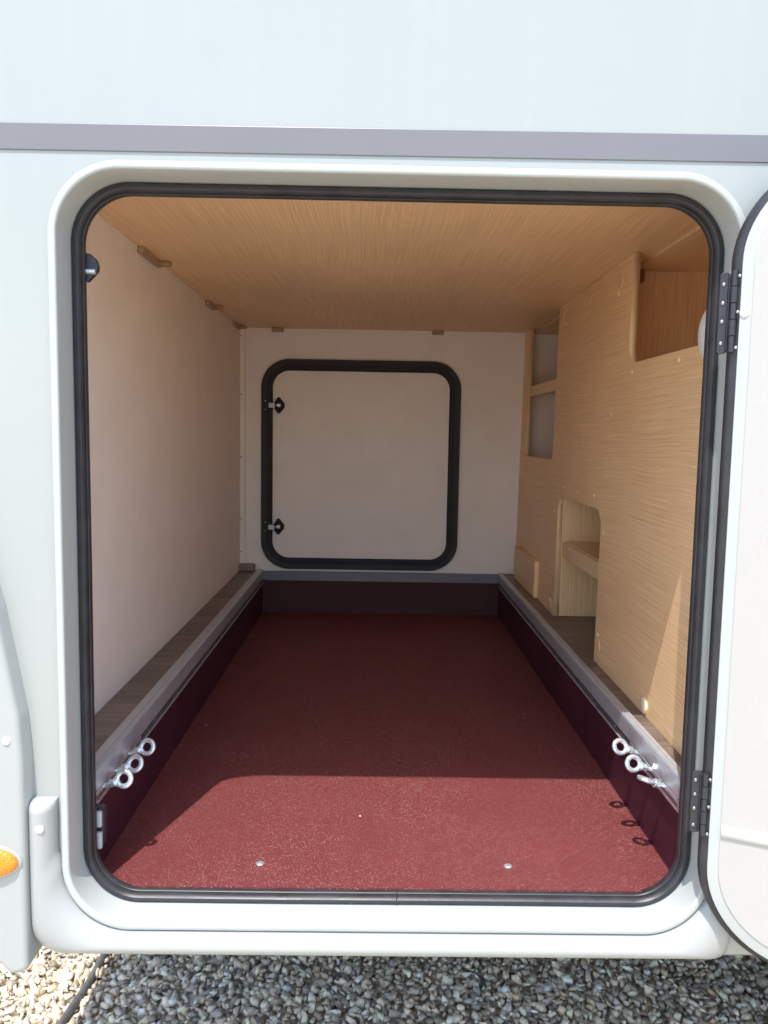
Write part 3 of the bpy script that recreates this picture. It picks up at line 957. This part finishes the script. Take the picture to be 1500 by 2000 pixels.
# boards behind the openings
def tx(v): return 0.012 * (v + 0.582)
box('upright_board', px(0.86) + 0.0168, 0.998, 0.862, 0.878, ZS + 0.002, ZC - 0.0065, M['upright'], cab)
box('upright_board', px(1.345) + 0.0168, 0.998, 1.345, 1.361, ZS + 0.002, ZC - 0.0065, M['upright'], cab)
box('shelf', px(0.4) + 0.030, 0.997, 0.080, 0.861, 0.130, 0.146, M['board'], cab)
sh = box('shelf', px(1.1) + 0.030, 0.997, 0.879, 1.344, -0.348, -0.332, M['board'], cab)
box('shelf_lip', px(1.1) + 0.0215, px(1.1) + 0.0295, 0.8425, 1.370, -0.381, -0.335, M['edge'], sh)
sh = box('shelf', px(1.75) + 0.034, 0.997, 1.362, 2.147, 0.183, 0.199, M['board'], cab)
box('shelf_lip', px(1.75) + 0.024, px(1.75) + 0.033, 1.45, 2.06, 0.166, 0.205, M['edge'], sh)
box('shelf', px(1.75) + 0.034, 0.997, 1.362, 2.147, -0.125, -0.109, M['board'], cab)
# small boxed cover low on the panel
cv = box('box_cover', px(1.83) - 0.017, px(1.83) + 0.004, 1.632, 2.045, ZS + 0.002, -0.446, M['panel'], cab, bev=0.0012)
dome('screw_cap', (px(1.83) - 0.0168, 1.65, -0.560), (-1, 0, 0), 0.0045, 0.0015, M['plug'], cv, seg=12)
dome('screw_cap', (px(1.83) - 0.0168, 1.65, -0.462), (-1, 0, 0), 0.0045, 0.0015, M['plug'], cv, seg=12)
# round cover caps and small plugs
CAP = plain('oak_cover_cap', (0.80, 0.56, 0.32), 0.4, var=0.05)
for y, z, proud in ((0.781, 0.385, 1), (1.097, 0.393, 1), (1.424, 0.402, 1), (0.804, -0.534, 1), (0.424, -0.560, 3), (1.408, -0.561, 1), (2.118, -0.235, 1), (2.12, 0.130, 1), (2.10, -0.555, 1), (0.155, -0.560, 1)):
    x = px(y) + tx(z)
    dome('cover_cap', (x - 0.0001, y, z), (-1, 0.0155, 0), 0.0175, 0.0012 * proud + 0.0008, CAP if proud < 3 else M['plug'], front, seg=28, flat=1)
for y, z in ((0.794, 0.358), (1.401, 0.372), (0.649, 0.155), (0.353, 0.156), (0.801, 0.061), (1.408, 0.066), (1.293, -0.153), (1.108, -0.153), (0.921, -0.154), (1.410, -0.237), (0.806, -0.238),
             (1.413, -0.541), (0.811, -0.506), (2.08, -0.592 + 0.02)):
    x = px(y) + tx(z)
    dome('screw_cap', (x - 0.0001, y, z), (-1, 0.0155, 0), 0.0055, 0.0018, M['plug'], front, seg=14)
bk = box('corner_bracket', 0.604, 0.672, 0.835, 0.8618, ZC - 0.038, ZC - 0.0068, M['brownplug'], cab, bev=0.003)
for x in (0.628, 0.652):
    dome('screw', (x, 0.8352, ZC - 0.022), (0, -1, 0), 0.0030, 0.0018, M['steel'], bk, seg=10)

# round lamp beside the upper compartment
lampo = thing('garage_lamp', 'round white diffuser lamp on the cabinet post next to the door seal', 'lamp', (0.575, 0.150, 0.183))
dome('lamp_base', (px(0.15) + tx(0.18), 0.150, 0.181), (-1, 0, 0), 0.050, 0.016, M['capwhite'], lampo, seg=40, flat=1)
dome('lamp_diffuser', (px(0.15) + tx(0.18) - 0.0155, 0.150, 0.181), (-1, 0, 0), 0.048, 0.016, M['lamp'], lampo, seg=40)

# ------------------------------------------------------------ eye bolts, three on each bar
def torus_mesh():
    vs, fs = [], []
    A, B = 32, 14
    for i in range(A):
        a = 2 * pi * i / A
        for j in range(B):
            t = 2 * pi * j / B
            rr = 0.0125 + 0.0047 * cos(t)
            vs.append((0.0250 + rr * cos(a), 0.0047 * sin(t) * 0.9, rr * sin(a)))
    for i in range(A):
        for j in range(B):
            fs.append((i * B + j, i * B + (j + 1) % B, ((i + 1) % A) * B + (j + 1) % B, ((i + 1) % A) * B + j))
    return mesh('ring', vs, fs)
def lathe_x(name, prof, seg=18, hexa=False):
    vs, fs = [], []
    for x, r in prof:
        for k in range(seg):
            a = 2 * pi * k / seg
            vs.append((x, r * cos(a), r * sin(a)))
    for q in range(len(prof) - 1):
        for k in range(seg):
            fs.append((q * seg + k, q * seg + (k + 1) % seg, (q + 1) * seg + (k + 1) % seg, (q + 1) * seg + k))
    fs += [tuple(range(seg)), tuple(range((len(prof) - 1) * seg, len(prof) * seg))]
    return mesh(name, vs, fs)
TM = torus_mesh()
CM = lathe_x('collar', [(0.0070, 0.0050), (0.0072, 0.0082), (0.0092, 0.0086), (0.0105, 0.0075), (0.0125, 0.0052), (0.0145, 0.0048)])
NM = lathe_x('nut', [(-0.0105, 0.0045), (-0.0002, 0.0045), (0.0, 0.0078), (0.0058, 0.0078), (0.0068, 0.0060)], seg=6)
proto = thing('eye_bolt', 'x', 'eye bolt', (0, 0, 0), 'zinc eye bolts on the two side bars')
kids = [link('ring', TM, M['zinc'], proto, smooth=True), link('collar', CM, M['zinc'], proto, smooth=True), link('nut', NM, M['zinc'], proto)]
CM.set_sharp_from_angle(angle=radians(40))
spots = [(1, 0.318, (0, 0.50, 0.87), 'ringed eye bolt deepest inside on the bar next to the oak cabinet'),
         (1, 0.237, (0, 0.30, 0.95), 'middle ringed eye bolt on the bar next to the oak cabinet, ring facing out'),
         (1, 0.166, (0, 0.97, -0.24), 'eye bolt turned edge-on, foremost on the bar next to the oak cabinet'),
         (-1, 0.285, (0, 0.42, 0.90), 'eye bolt deepest inside on the bar below the pale wall'),
         (-1, 0.207, (0, 0.52, 0.85), 'middle eye bolt of three on the bar below the pale wall'),
         (-1, 0.143, (0, 0.30, 0.95), 'foremost eye bolt below the pale wall, above the grey door catch')]
for i, (s, y, w, lab) in enumerate(spots):
    if i == 0:
        root, cs = proto, kids
    else:
        root = proto.copy()
        col.objects.link(root)
        for kd in kids:
            c_ = kd.copy()
            c_.parent = root
            col.objects.link(c_)
    root['label'] = lab
    ax = Vector((-s, 0, 0.33 if s > 0 else 0.38)).normalized()
    wv = Vector(w).normalized()
    wv = (wv - ax * wv.dot(ax)).normalized()
    yv = wv.cross(ax)
    xb = 0.5200 if s > 0 else -0.4550
    root.matrix_world = Matrix.Translation((xb, y, -0.6165)) @ Matrix((ax, yv, wv)).transposed().to_4x4()

# crumbs left on the tray floor
vs, fs = [], []
cr = None
for i, (x, y) in enumerate(((-0.429, 0.807), (-0.019, 0.319))):
    V, F = stone_variants(1)[0]
    me = mesh('white_crumb', [(x + p[0] * 0.003, y + p[1] * 0.003, ZF + 0.0015 + p[2] * 0.002) for p in V], [tuple(int(q) for q in f) for f in F])
    o = link('white_crumb', me, M['capwhite'])
    o['label'] = ('tiny white crumb on the shaded tray floor near the far end of the eye bolts', 'tiny white crumb in the sunlit middle of the red tray floor')[i]
    o['category'] = 'crumb'
